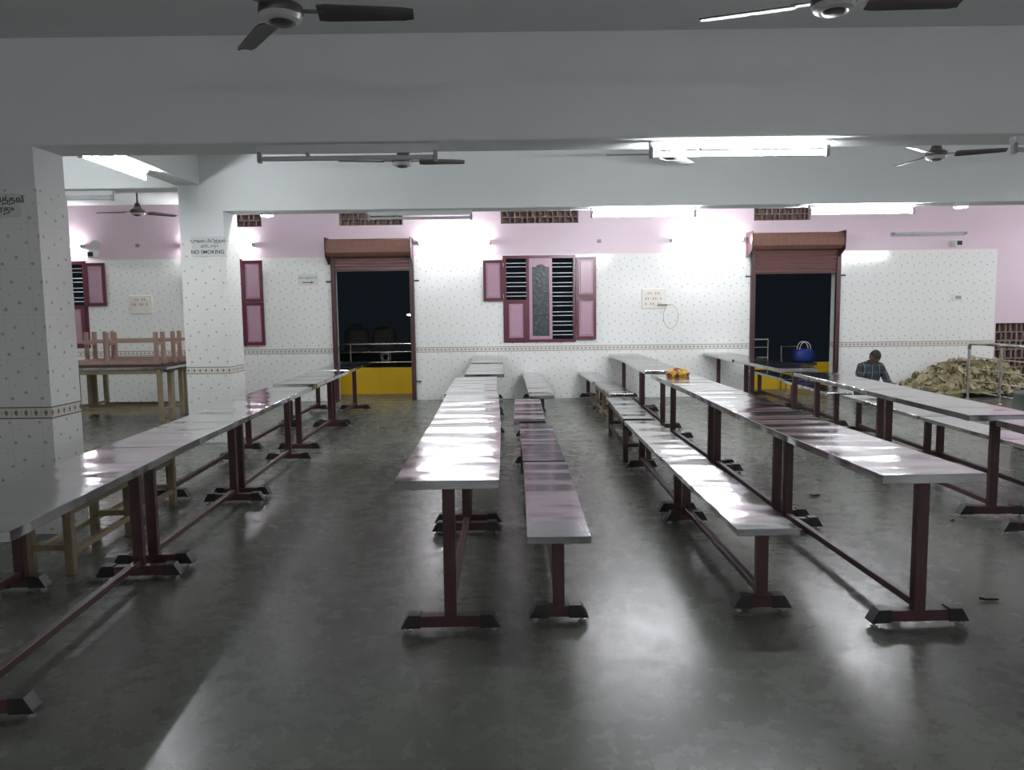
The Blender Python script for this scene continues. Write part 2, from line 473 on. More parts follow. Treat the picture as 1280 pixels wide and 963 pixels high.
# ------------------------------------------------------------------ lettering
def text_obj(name, body, size, mat, parent, loc, rot=(PI/2, 0, 0), bold=0.0):
    cu = bpy.data.curves.new(name, 'FONT'); cu.body = body; cu.size = size; cu.align_x = 'CENTER'; cu.align_y = 'CENTER'
    cu.extrude = .0008; cu.offset = bold; cu.resolution_u = 3
    tmp = bpy.data.objects.new('tmp', cu); COL.objects.link(tmp)
    dg = bpy.context.evaluated_depsgraph_get(); dg.update()
    me = bpy.data.meshes.new_from_object(tmp.evaluated_get(dg))
    bpy.data.objects.remove(tmp); bpy.data.curves.remove(cu)
    me.name = name; me.materials.clear(); me.materials.append(mat)
    o = bpy.data.objects.new(name, me); COL.objects.link(o); o.parent = parent
    o.location = loc; o.rotation_euler = rot
    return o
def plate(name, label, cat, c, wdt, hgt, mat, th=.006):
    t = thing(name, label, cat, c)
    bm = bmesh.new(); box(bm, -wdt/2, wdt/2, -th, 0, -hgt/2, hgt/2, bev=.0015); finish('sign_plate', bm, mat, t)
    return t
c = at_y(261, 308.5, P2[2]); c.y = P2[2]
s = plate('notice_plate', 'no smoking notice tile with Tamil and English lettering on the middle pillar', 'sign', c, .39, .23, M['signplate'])
text_obj('lettering', 'புகை பிடித்தல்', .048, M['ink'], s, (0, -.0068, .062), bold=.0006)
text_obj('lettering', 'கூடாது', .048, M['ink'], s, (.01, -.0068, .005))
text_obj('lettering', 'NO SMOKING', .060, M['ink'], s, (-.015, -.0068, -.062), bold=.0008)
c = at_y(-12, 257, P1[2]); c.y = P1[2]
s = plate('notice_plate', 'Tamil notice tile on the near pillar, cut off by the left edge of the picture', 'sign', c, .40, .155, M['signplate'])
text_obj('lettering', 'புகை பிடித்தல்', .056, M['ink'], s, (0, -.0068, .034), bold=.0006)
text_obj('lettering', 'கூடாது', .056, M['ink'], s, (.04, -.0068, -.030), bold=.0006)
c = W(385, 350)
s = plate('notice_plate', 'small white sign with Tamil words over a red arrow, left of the left doorway', 'sign', c, .34, .19, M['signplate'])
text_obj('lettering', 'கை கழுவும்', .044, M['ink'], s, (0, -.0068, .035))
bm = bmesh.new(); box(bm, -.10, .06, -.0078, -.006, -.052, -.036)
prism(bm, [(.05, -.065), (.105, -.044), (.05, -.023)], 'y', -.0078, -.006); finish('arrow', bm, M['red'], s)

# ------------------------------------------------------------------ tables and benches
def t_furniture(name, w_, L, H, mat, th, footw):
    t = thing(name, 'x', 'table' if H > .6 else 'bench')
    bm = bmesh.new(); box(bm, -w_/2, w_/2, -L/2, L/2, H-th, H, bev=.0025)
    finish('tabletop' if H > .6 else 'seat', bm, mat, t)
    for s in (1, -1):
        y = s*(L/2-.10)
        bm = bmesh.new(); box(bm, -.029, .029, y-.022, y+.022, .08, H-th-.008, bev=.003)
        box(bm, -w_*.28, w_*.28, y-.05, y+.05, H-th-.009, H-th, bev=.002)
        lg = finish('leg', bm, M['maroon'], t)
        bm = bmesh.new(); box(bm, -footw/2+.05, footw/2-.05, y-.028, y+.028, .028, .082, bev=.003)
        ft = finish('foot', bm, M['maroon'], t)
        for sx in (1, -1):
            bm = bmesh.new()
            x0, x1 = footw/2-.095, footw/2
            poly = [(sx*x0, .026), (sx*x1, .026), (sx*(x1-.004), .036), (sx*(x1-.036), .089), (sx*x0, .089)]
            prism(bm, poly, 'y', y-.034, y+.034)
            finish('end_cap', bm, M['black'], ft)
            bm = bmesh.new(); rod(bm, (sx*(x1-.03), y, 0), (sx*(x1-.03), y, .03), .009, 8); rod(bm, (sx*(x1-.03), y, 0), (sx*(x1-.03), y, .008), .017, 10)
            finish('leveling_screw', bm, M['bolt'], ft)
    bm = bmesh.new(); box(bm, -.019, .019, -L/2+.122, L/2-.122, .085, .122, bev=.003)
    finish('stretcher', bm, M['maroon'], t)
    return t

def wood_bench(name, w_, L, H, pairs, mat, topmat, th=.035, leg=.05):
    t = thing(name, 'x', 'table' if H > .6 else 'bench')
    bm = bmesh.new(); box(bm, -w_/2, w_/2, -L/2, L/2, H-th, H, bev=.0025)
    finish('tabletop' if H > .6 else 'seat', bm, topmat, t)
    lx = w_/2-.035
    bm = bmesh.new()
    for s in (1, -1): box(bm, s*lx-.014, s*lx+.014, -L/2+.07, L/2-.07, H-th-.06, H-th, bev=.002)
    finish('apron', bm, mat, t)
    ys = [-L/2+.12 + (L-.24)*k/(pairs-1) for k in range(pairs)]
    for y in ys:
        for s in (1, -1):
            bm = bmesh.new()
            box(bm, s*lx-leg/2, s*lx+leg/2, y-leg/2, y+leg/2, 0, H-th-.002, bev=.004)
            finish('leg', bm, mat, t)
        bm = bmesh.new(); box(bm, -lx+leg/2, lx-leg/2, y-.017, y+.017, .15, .185, bev=.002); finish('cross_rail', bm, mat, t)
    for s in (1, -1):
        bm = bmesh.new()
        for a, b in zip(ys, ys[1:]): box(bm, s*lx-.015, s*lx+.015, a+leg/2, b-leg/2, .115, .150, bev=.002)
        finish('side_rail', bm, mat, t)
    return t

protos = {}
def put(kind, xn, yn, xf, yf, label, group):
    rz = -math.atan2(xf-xn, yf-yn)
    loc = ((xn+xf)/2, (yn+yf)/2, 0)
    if kind not in protos:
        if kind == 'table': t = t_furniture('dining_table', .48, 1.80, .75, M['steel'], .042, .47)
        elif kind == 'short': t = t_furniture('dining_table', .47, 1.735, .75, M['steel'], .042, .47)
        elif kind == 'bench': t = t_furniture('dining_bench', .305, 1.80, .45, M['steel'], .036, .29)
        elif kind == 'dull': t = t_furniture('dining_bench', .305, 1.80, .45, M['dsteel'], .036, .29)
        elif kind == 'dark4': t = wood_bench('dining_bench', .30, 1.79, .45, 2, M['dwood'], M['dsteel'])
        elif kind == 'pale': t = wood_bench('dining_bench', .30, 1.66, .45, 3, M['wood'], M['dsteel'])
        elif kind == 'pale_left': t = wood_bench('dining_bench', .30, 1.80, .45, 3, M['wood'], M['steel'])
        protos[kind] = t; t.location = loc; t.rotation_euler = (0, 0, rz); t['label'] = label; t['group'] = group
        return t
    return dup(protos[kind], loc, rz, label, group)

g = 'steel-topped tables of the centre row'
put('table', -.303, 3.445, -.320, 5.245, 'front steel-topped table of the centre row, its end facing the viewer', g)
put('table', -.320, 5.255, -.365, 7.055, 'second steel table from the front in the centre row', g)
put('table', -.383, 7.065, -.408, 8.865, 'third steel table from the front in the centre row', g)
put('table', -.330, 9.22, -.352, 11.02, 'fourth table of the centre row, behind a small gap', g)
put('table', -.365, 11.25, -.390, 13.05, 'last table of the centre row, its end against the wall under the window', g)
g = 'steel-topped tables of the row right of the middle'
put('table', 1.915, 3.445, 1.858, 5.245, 'front steel table right of the middle, its near leg standing free on the floor', g)
put('table', 1.866, 5.27, 1.870, 7.07, 'second table from the front in the row right of the middle', g)
put('table', 1.870, 7.08, 1.842, 8.88, 'steel table carrying the yellow cloth bundle', g)
put('table', 1.868, 9.42, 1.892, 11.22, 'steel table just behind the table with the yellow bundle', g)
put('table', 1.912, 11.24, 1.882, 13.04, 'rearmost table of the row right of the middle, touching the tiled wall', g)
g = 'steel-topped tables of the far right row'
put('table', 3.425, 3.275, 3.452, 5.075, 'steel table mostly cut off by the right edge, lower right', g)
put('table', 3.410, 5.30, 3.445, 7.10, 'steel table with a blunt near corner in the far right row', g)
put('table', 3.465, 7.11, 3.505, 8.91, 'steel table in the far right row, in front of the seated person', g)
put('table', 3.530, 9.48, 3.490, 11.28, 'steel table standing before the right doorway', g)
put('table', 3.470, 11.292, 3.490, 13.092, 'rearmost table of the far right row, left of the right doorway', g)
g = 'steel-topped tables of the left row'
put('short', -2.045, 2.69, -2.160, 4.425, 'near steel table of the left row, running out of the picture lower left', g)
put('short', -2.162, 4.43, -2.235, 6.165, 'second steel table of the left row, in front of the middle pillar', g)
put('short', -2.240, 6.172, -2.298, 7.907, 'third steel table of the left row', g)
put('table', -2.340, 8.285, -2.372, 10.08, 'fourth steel table of the left row, set a little to the left', g)
put('table', -2.376, 10.09, -2.418, 11.89, 'last steel table of the left row, ending at the left doorway', g)

g = 'benches beside the centre row'
put('dull', .213, 3.55, .225, 5.35, 'front dull steel bench on the right of the centre tables', g)
put('dark4', .222, 5.40, .212, 7.19, 'dark four-legged bench behind the front bench beside the centre tables', g)
put('dull', .165, 7.35, .183, 9.15, 'third bench beside the centre tables, with streaky reflections', g)
put('bench', .372, 9.48, .350, 11.28, 'bench set further right than the others beside the centre tables', g)
put('bench', .350, 11.292, .325, 13.092, 'rearmost bench beside the centre tables, against the wall below the window', g)
g = 'benches of the aisle row right of the middle'
put('bench', 1.232, 3.64, 1.217, 5.44, 'front bright steel bench left of the right-hand tables', g)
put('bench', 1.211, 5.48, 1.217, 7.28, 'second bright steel bench left of the right-hand tables', g)
put('dark4', 1.225, 7.42, 1.285, 9.21, 'dark-legged bench with striped reflections left of the table with the bundle', g)
put('pale', 1.385, 9.62, 1.350, 11.28, 'bench on pale wooden legs near the far wall, right of the middle', g)
put('bench', 1.335, 11.29, 1.285, 13.09, 'rearmost steel bench by the wall, left of the right-hand tables', g)
g = 'benches on the far side of the far right tables'
put('bench', 4.015, 5.53, 4.055, 7.33, 'near bench behind the far right tables, beside the dark green drum', g)
put('bench', 4.055, 7.36, 4.105, 9.16, 'second bench behind the far right tables', g)
put('bench', 4.025, 9.42, 4.080, 11.22, 'third bench behind the far right tables, near the right doorway', g)
put('bench', 4.150, 11.24, 4.17, 13.04, 'bench nearest the right doorway behind the tables', g)
g = 'benches on the far side of the left row'
put('bench', -2.66, 2.45, -2.73, 4.25, 'steel bench behind the near left table, only one leg showing', g)
put('pale_left', -2.705, 4.29, -2.80, 6.07, 'wooden bench with pale legs behind the near left table', g)
put('bench', -2.80, 6.12, -2.88, 7.92, 'steel bench behind the left row, just before the middle pillar', g)
put('bench', -2.90, 8.30, -2.94, 10.10, 'steel bench behind the left row, beside the middle pillar', g)
put('bench', -2.96, 10.12, -2.99, 11.92, 'last steel bench behind the left row, near the left doorway', g)

# stacked wooden furniture in the left bay (length along X)
g = 'wooden tables pushed together in the left bay'
wt = wood_bench('wooden_table', .40, 1.62, .775, 2, M['wood'], M['steel'], th=.04, leg=.06)
wt.location = (-5.66, 11.02, 0); wt.rotation_euler = (0, 0, PI/2)
tag(wt, 'front pale wooden table under the upturned benches in the left bay', 'table', g)
dup(wt, (-5.68, 11.44, 0), PI/2, 'middle pale wooden table under the upturned benches in the left bay', g)
dup(wt, (-5.66, 11.86, 0), PI/2, 'rear pale wooden table under the upturned benches in the left bay', g)
g = 'upturned wooden benches on the tables in the left bay'
ub = wood_bench('upturned_bench', .29, 1.62, .49, 3, M['pwood'], M['dwood'])
def upturn(o, x, y, z, rz):
    o.location = (x, y, z); o.rotation_euler = (PI, 0, rz)
ub2 = wood_bench('upturned_bench', .29, 1.50, .49, 2, M['pwood'], M['dwood']); ub3 = dup(ub2, (0, 0, 0))
for o, x, y, z, lab in ((ub, -5.70, 11.00, 1.266, 'front upturned wooden bench on top of the tables, legs in the air'),
                     (ub2, -5.56, 11.37, 1.266, 'middle upturned wooden bench on top of the tables, legs in the air'),
                     (ub3, -5.48, 11.74, 1.266, 'rear upturned wooden bench on top of the tables, legs in the air')):
    upturn(o, x, y, z, PI/2); tag(o, lab, 'bench', g)

# ------------------------------------------------------------------ rolling shutter doors
def shutter_door(n, xa, xb, ztop, zbox0, zbox1, label, bx0, bx1):
    t = thing('door_%d' % n, label, 'door', ((xa+xb)/2, WY, 0), kind='structure')
    hw = (xb-xa)/2; cx = (xa+xb)/2
    for s in (-1, 1):
        bm = bmesh.new(); box(bm, s*hw-.035, s*hw+.035, -.075, -.002, 0, zbox0+.02, bev=.004)
        rail = finish('guide_rail', bm, M['maroon'], t)
        for z in (.32, 2.02):
            bm = bmesh.new(); rod(bm, (s*(hw+.034), -.04, z), (s*(hw+.12), -.04, z), .012, 8); rod(bm, (s*(hw+.11), -.06, z), (s*(hw+.11), -.002, z), .012, 8)
            finish('latch_bolt', bm, M['black'], rail)
    # hood over the roll, an octagonal sheet
    bm = bmesh.new()
    zc, hh = (zbox0+zbox1)/2, (zbox1-zbox0)/2
    poly = [(-.002, zbox0+.02), (-.20, zbox0), (-.30, zbox0+.06), (-.32, zc+.03), (-.29, zbox1-.03), (-.22, zbox1), (-.002, zbox1)]
    prism(bm, poly, 'x', bx0-cx, bx1-cx); finish('roll_hood', bm, M['hood'], t)
    for xx in (bx0-cx, bx1-cx):
        bm = bmesh.new(); prism(bm, [(-.002, zbox0-.12), (-.12, zbox0-.12), (-.33, zbox0-.01), (-.35, zbox1+.02), (-.002, zbox1+.02)], 'x', xx-.006, xx+.006)
        finish('end_plate', bm, M['maroon'], t)
    # curtain: curved slats
    bm = bmesh.new(); prof = []
    z = ztop; k = 0
    n_sl = max(2, int((zbox0+.05-ztop)/.045))
    step = (zbox0+.05-ztop)/n_sl
    for i in range(n_sl):
        for q in range(4):
            prof.append((-.045-.014*math.sin(PI*q/4), ztop+step*(i+q/4)))
    prof.append((-.045, zbox0+.05))
    back = [(y+.012, z) for y, z in reversed(prof)]
    prism(bm, prof+back, 'x', -hw+.02, hw-.02); finish('slat_curtain', bm, M['shutter'], t, smooth='auto')
    bm = bmesh.new(); box(bm, -hw+.03, hw-.03, -.062, -.03, ztop-.02, ztop+.02, bev=.004); finish('bottom_rail', bm, M['maroon'], t)
    return t
z1a = W(460, 320, .3).z; z1b = W(460, 298, .3).z
shutter_door(1, d1a, d1b, W(470, 338).z, z1a, z1b, 'left doorway with a brown rolling shutter raised under its hood', W(406.5, 308, .3).x, W(513, 308, .3).x)
z2a = W(1000, 311, .3).z; z2b = W(1000, 290, .3).z
shutter_door(2, d2a, d2b, W(990, 341).z, z2a, z2b, 'right doorway with a brown rolling shutter raised under its hood', W(940, 300, .3).x, W(1056, 300, .3).x)

# ------------------------------------------------------------------ windows
def panel_leaf(name, parent, x0, x1, z0, z1, y0, y1, inset=(.055, .055, .055, .055)):
    """painted shutter leaf: maroon stiles with a raised mauve panel"""
    a, b, c, d = inset
    bm = grid_wall([x0, x0+a, x1-b, x1], [z0, z0+c, z1-d, z1], lambda x, z: x0+a < x < x1-b and z0+c < z < z1-d, y0, y1, lambda x, z: 0)
    o = finish(name, bm, M['frame'], parent)
    bm = bmesh.new(); box(bm, x0+a, x1-b, y0+.012, y1-.004, z0+c, z1-d)
    box(bm, x0+a+.02, x1-b-.02, y0+.002, y0+.02, z0+c+.02, z1-d-.02, bev=.008)
    finish('raised_panel', bm, M['panel'], o)
    return o
def window(n, h, cols, label, leaves):
    """cols: list of (x0,x1,kind) in fractions of the width"""
    x0, x1, z0, z1 = h; cx = (x0+x1)/2; hw = (x1-x0)/2; H = z1-z0
    t = thing('window_%d' % n, label, 'window', (cx, WY, z0), kind='structure')
    fx = lambda f: -hw + f*2*hw
    open_x = [(fx(a), fx(b)) for a, b, k in cols]
    fr = .05
    def hole(x, z): return fr < z < H-fr and any(a < x < b for a, b in open_x)
    bm = grid_wall(sorted(set([-hw, hw] + [q for p in open_x for q in p])), [0, fr, H-fr, H], hole, -.022, .075, lambda x, z: 0)
    finish('frame', bm, M['frame'], t)
    for (a, b), (_, _, k) in zip(open_x, cols):
        zlo = fr
        if k == 'half':
            zlo = H*.5-.01
            panel_leaf('lower_leaf', t, a-.035, b+.018, .02, zlo, -.035, -.008, (.075, .075, .06, .065))
        if k in ('half', 'bars'):
            zz = zlo+.055; q = 0
            per = .163
            m = int((H-fr-zlo)/per)
            off = (H-fr-zlo-m*per)/2+.045
            for i in range(m+ (1 if k == 'bars' else 0)):
                for dz in (0, .062):
                    z = zlo+off+i*per+dz
                    if z > H-fr-.01: continue
                    bm = bmesh.new(); box(bm, a-.004, b+.004, .018, .03, z-.0065, z+.0065, bev=.002); finish('grill_bar', bm, M['bar'], t)
        if k == 'glass':
            bm = grid_wall([a, a+.05, b-.05, b], [fr, fr+.055, H-fr-.10, H-fr], lambda x, z: a+.05 < x < b-.05 and fr+.055 < z < H-fr-.10, -.03, .02, lambda x, z: 0)
            # curved head over the pane
            mx = (a+b)/2; w2 = (b-a)/2-.05; zt = H-fr-.10
            arch = [(a+.05, zt+.001), (a+.05, zt-.045), (mx-w2*.55, zt-.045), (mx-w2*.42, zt-.015), (mx, zt-.001), (mx+w2*.42, zt-.015), (mx+w2*.55, zt-.045), (b-.05, zt-.045), (b-.05, zt+.001)]
            for p, q in zip(arch[1:4], arch[2:5]): prism(bm, [p, q, (q[0], zt+.001), (p[0], zt+.001)], 'y', -.03, .02)
            for p, q in zip(arch[4:7], arch[5:8]): prism(bm, [p, q, (q[0], zt+.001), (p[0], zt+.001)], 'y', -.03, .02)
            f = finish('glazed_leaf', bm, M['panel'], t)
            bm = bmesh.new(); box(bm, a+.045, b-.045, -.004, .004, fr+.05, zt); finish('pane', bm, M['glass'], f)
    for (a, b, c, d) in leaves:
        o = panel_leaf('open_shutter', t, a, b, c, d, -.065, -.035, (.05, .05, .055, .05))
        bm = bmesh.new()
        hx = b if abs(b+hw) < abs(a-hw) else a
        for z in (c+.08, d-.08): rod(bm, (hx, -.03, z-.03), (hx, -.03, z+.03), .008, 8)
        finish('hinge', bm, M['bolt'], o)
    return t
H = wc[3]-wc[2]; hw = ww/2
px = ww/628.0
window(1, wc, [(.045, .32, 'half'), (.36, .675, 'glass'), (.68, .965, 'bars')],
       'centre window with white bars, a glazed middle leaf and maroon shutters',
       [(-hw-170*px, -hw+2*px, H-390*px, H-38*px), (hw+2*px, hw+176*px, H-365*px, H-20*px), (hw+2*px, hw+176*px, 20*px, H-370*px)])
window(2, wl, [(.045, .32, 'bars'), (.36, .63, 'bars'), (.68, .955, 'half')],
       'left bay window with a shutter folded back, partly behind the near pillar',
       [(hw+2*px, hw+176*px, H-390*px, H-20*px)])
hm = (wm[1]-wm[0])/2
window(3, wm, [(.08, .46, 'bars'), (.54, .92, 'bars')],
       'window hidden behind the middle pillar, its shutters showing to either side',
       [(-hm-172*px, -hm+2*px, H-390*px, H-38*px), (hm+2*px, hm+176*px, H-370*px, H-15*px), (hm+2*px, hm+176*px, 5*px, H-375*px)])

# ------------------------------------------------------------------ brick jali vents
def jali(name, h, rows, pitch, label, cat, group=None):
    x0, x1, z0, z1 = h[0]+.003, h[1]-.003, h[2]+.003, h[3]-.003; W_, H_ = x1-x0, z1-z0
    t = thing(name, label, cat, (x0, WY+.05, z0), group=group)
    xs = [0.0, W_]; rh = H_/rows; cells = []
    zs = [0.0, H_]
    for r in range(rows):
        zs += [r*rh+.013, (r+1)*rh-.009]
        x = .03; k = r
        while x < W_-.05:
            wd = pitch*(.62 if k % 2 else 1.05)
            e = min(x+wd, W_-.02); cells.append((x, e, r*rh+.013, (r+1)*rh-.009)); xs += [x, e]
            x = e+.022; k += 1
    xs = sorted(set(round(x, 4) for x in xs)); zs = sorted(set(round(z, 4) for z in zs))
    bm = grid_wall(xs, zs, lambda x, z: any(a < x < b and c < z < d for a, b, c, d in cells), 0, .10, lambda x, z: 0)
    finish('clay_lattice', bm, M['brick'], t)
    bm = bmesh.new(); box(bm, .004, W_-.004, .101, .125, .004, H_-.004); finish('backing_slab', bm, M['brick'], t)
    return t
for h, lab in zip(vents, ('brick lattice vent above the centre window', 'brick lattice vent above the left doorway',
                          'brick lattice vent above the right doorway', 'brick lattice vent partly behind the middle pillar')):
    jali('lattice_vent', h, 2, .10, lab, 'vent', 'brick vents under the ceiling')
jali('lattice_screen', jal, 6, .085, 'large clay lattice screen behind the leaf heap, at the right edge', 'screen')

# ------------------------------------------------------------------ fluorescent fixtures
def tube_fixture(label, group, lit, L=1.22, dim=False):
    t = thing('tube_light', label, 'light', group=group)
    bm = bmesh.new(); prism(bm, [(-.040, 0), (-.034, -.014), (-.014, -.052), (.014, -.052), (.034, -.014), (.040, 0)], 'x', -L/2, L/2); finish('mounting_batten', bm, M['batten'], t)
    bm = bmesh.new(); rod(bm, (-L/2+.03, 0, -.085), (L/2-.03, 0, -.085), .0165, 16)
    finish('tube', bm, (M['softtube'] if dim else M['tube']) if lit else M['deadtube'], t, smooth='auto')
    for s in (-1, 1):
        bm = bmesh.new(); box(bm, s*(L/2-.014)-.014, s*(L/2-.014)+.014, -.020, .020, -.112, -.002, bev=.004); finish('end_holder', bm, M['holder'], t)
    bm = bmesh.new(); rod(bm, (-L*.22, -.024, -.062), (-L*.22, .02, -.062), .012, 10); finish('starter', bm, M['holder'], t)
    return t
LG, UG = 'lit tube lights', 'unlit tube lights'
lit = tube_fixture('bright tube light under the near beam, right of centre', LG, True)
un = tube_fixture('unlit tube light under the near beam, left of centre', UG, False)
lit.location = (1.56, 5.36, ZB1)
un.location = (-1.095, 5.36, ZB1)
soft = tube_fixture('lit wall tube between the left doorway and the centre window', LG, True, dim=True)
dup(un, (4.02, 5.36, ZB1), 0, 'unlit tube light under the near beam, cut off by the right edge')
dup(un, (at_y(525, 270, 9.16).x, 9.16, ZB2), 0, 'unlit tube light under the middle beam, above the left doorway')
dup(un, (at_y(76, 243, 9.16).x, 9.16, ZBL), 0, 'unlit tube light under the left bay beam, right of the near pillar')
dup(lit, (at_y(804, 266, 9.12).x, 9.12, ZB2), 0, 'bright tube light under the middle beam, right of the centre window')
dup(lit, (at_y(1077, 260, 9.12).x, 9.12, ZB2), 0, 'bright tube light under the middle beam, above the right doorway')
dup(lit, (-3.70, 7.42, ZBL+.03), PI/2, 'bright tube light under the lengthwise beam, top left')
# added lit tubes, all out of view, to brighten the far wall and floor
for x, y, z, lab in ((7.6, 9.12, ZB2, 'added unseen tube light under the middle beam, beyond the right edge of the picture'),
                     (8.2, 5.36, ZB1, 'added unseen tube light under the near beam, beyond the right edge of the picture'),
                     (-2.4, 9.7, ZC, 'added unseen tube light on the ceiling behind the middle beam, left of the aisle'),
                     (2.4, 9.7, ZC, 'added unseen tube light on the ceiling behind the middle beam, right of the aisle'),
                     (-7.2, 7.3, ZC, 'added unseen tube light on the ceiling of the left bay, hidden by the near pillar')):
    dup(lit, (x, y, z), 0, lab)
for x, lab in ((-6.2, 'added weak tube on the wall behind the viewer, far left'), (-3.4, 'added weak tube on the wall behind the viewer, left'),
               (-.4, 'added weak tube on the wall behind the viewer, in the middle'), (2.6, 'added weak tube on the wall behind the viewer, right of the middle'),
               (5.0, 'added weak tube on the wall behind the viewer, right'), (7.2, 'added weak tube on the wall behind the viewer, further right'), (9.2, 'added weak tube on the wall behind the viewer, far right')):
    o = dup(soft, (x, YN, 1.7+.13*((x*7.3) % 8)), 0, lab); o.rotation_euler = (PI/2, 0, 0)  # added fill tubes behind the viewer, lighting the pillar and beam fronts
o = dup(lit, (XR, 11.4, 2.6), 0, 'added unseen lit tube on the right side wall, beyond the right edge of the picture'); o.rotation_euler = (-PI/2, 0, -PI/2)  # added out of view to brighten the right end of the hall
def wall_tube(src, x, y, label):
    p = W(x, y); o = src if src is soft and label == soft['label'] else dup(src, (p.x, WY, p.z), 0, label)
    o.location = (p.x, WY, p.z); o.rotation_euler = (-PI/2, 0, 0)
    return o
# fixtures turned to face into the room: local -Z must point to -Y
def face_room(o): o.rotation_euler = (-PI/2, 0, 0)
wl_ = []
for src, x, y, lab in ((soft, 568, 303.5, 'lit wall tube between the left doorway and the centre window'),
                       (soft, 883, 300.5, 'lit wall tube left of the right doorway'),
                       (soft, 273, 307, 'lit wall tube partly behind the middle pillar'),
                       (soft, 60, 309, 'lit wall tube partly behind the near pillar'),
                       (un, 1159, 292.5, 'unlit wall tube at the right end of the pink wall')):
    wl_.append(wall_tube(src, x, y, lab))

def led_disc(x, y, Y, z, label):
    p = at_y(x, y, Y)
    t = thing('ceiling_lamp', label, 'lamp', (p.x, Y, z), group='small round lamps under the middle beam')
    bm = bmesh.new(); lathe(bm, [(.085, 0), (.09, -.012), (.082, -.026), (.076, -.026)], 28); finish('housing', bm, M['whiteplastic'], t, smooth='auto')
    bm = bmesh.new(); lathe(bm, [(.077, -.024), (.07, -.034), (.04, -.039), (0, -.040)], 28); finish('diffuser', bm, M['led'], t, smooth=True)
led_disc(1201, 257, 9.24, ZB2, 'round lit lamp under the middle beam, far right')
led_disc(334, 271, 9.24, ZB2, 'round lit lamp under the middle beam, right of the pillar')

# ------------------------------------------------------------------ ceiling fans
def fan(label, loc, angs, rod_len):
    t = thing('ceiling_fan', label, 'fan', loc, group='ceiling fans')
    bm = bmesh.new(); lathe(bm, [(.0, 0), (.055, 0), (.05, -.05), (.03, -.075), (.012, -.08), (.012, -rod_len+.07), (.03, -rod_len+.06), (.052, -rod_len), (.055, -rod_len-.02), (0, -rod_len-.02)], 20)
    finish('down_rod', bm, M['fan'], t, smooth='auto')
    zb = -rod_len-.02
    bm = bmesh.new(); lathe(bm, [(.0, zb), (.07, zb), (.098, zb-.018), (.102, zb-.045), (.095, zb-.062), (.0, zb-.062)], 28); mo = finish('motor', bm, M['fan'], t, smooth='auto')
    bm = bmesh.new(); lathe(bm, [(.097, zb-.058), (.088, zb-.078), (.066, zb-.088), (.060, zb-.086), (.0, zb-.082)], 28); finish('motor_trim', bm, M['fantrim'], mo, smooth='auto')
    bm = bmesh.new(); lathe(bm, [(.056, zb-.083), (.046, zb-.097), (.02, zb-.102), (.0, zb-.102)], 24); finish('bottom_cap', bm, M['fan'], mo, smooth=True)
    for a in angs:
        mt = Matrix.Rotation(R(a), 4, 'Z')
        bm = bmesh.new()
        # arm
        box(bm, .085, .19, -.016, .016, zb-.040, zb-.034, mtx=mt)
        st = finish('blade_arm', bm, M['fan'], t)
        bm = bmesh.new(); n = 10; th = .0035
        rows = []
        for i in range(n+1):
            f = i/n; x = .165+f*.435
            hwid = .062-.016*f
            if f > .93: hwid -= .010
            if f < .05: hwid -= .008
            tw = -R(14-3*f)
            row = []
            for sgn in (-1, -.33, .33, 1):
                y = sgn*hwid; z = -.006*(sgn*sgn)
                yy = y*math.cos(tw)-z*math.sin(tw); z_ = y*math.sin(tw)+z*math.cos(tw)
                row.append((x, yy, zb-.037+z_))
            rows.append(row)
        up = [[bm.verts.new((x, y, z+th)) for x, y, z in r_] for r_ in rows]
        dn = [[bm.verts.new((x, y, z-th)) for x, y, z in r_] for r_ in rows]
        for i in range(n):
            for j in range(3):
                bm.faces.new((up[i][j], up[i+1][j], up[i+1][j+1], up[i][j+1])); bm.faces.new((dn[i][j], dn[i][j+1], dn[i+1][j+1], dn[i+1][j]))
            bm.faces.new((up[i][0], dn[i][0], dn[i+1][0], up[i+1][0])); bm.faces.new((up[i][3], up[i+1][3], dn[i+1][3], dn[i][3]))
        for i, fl in ((0, 1), (n, 0)):
            for j in range(3):
                q = (up[i][j], up[i][j+1], dn[i][j+1], dn[i][j]); bm.faces.new(q if fl else q[::-1])
        bmesh.ops.transform(bm, matrix=mt, verts=bm.verts); bmesh.ops.recalc_face_normals(bm, faces=bm.faces)
        finish('blade', bm, M['fan'], t, smooth='auto')
    return t
RL = .30
fan('large dark ceiling fan at the top left, nearest the viewer', (-1.03, 3.66, ZC), (4, 124, 244), RL+.09)
fan('dark ceiling fan cut off by the top edge, right of centre', (1.50, 3.70, ZC), (160, 2, 268), RL+.06)
fan('ceiling fan partly hidden behind the unlit tube light', (-1.03, 7.6, ZC), (185, 5, 280), RL+.02)
fan('ceiling fan half hidden behind the bright tube under the near beam', (1.54, 7.6, ZC), (178, 298, 58), RL-.02)
fan('ceiling fan seen below the near beam at the upper right', (4.16, 7.7, ZC), (100, 220, 340), RL)
fan('ceiling fan hanging in the left bay before the pink wall', (at_y(172, 262, 11.2).x, 11.2, ZC), (176, 296, 56), RL)
fan('ceiling fan in the left bay, mostly behind the near pillar', (-7.08, 11.2, ZC), (2, 122, 242), RL)
fan('ceiling fan just visible under the middle beam near the left doorway', (-1.0, 11.3, ZC), (20, 140, 260), RL)

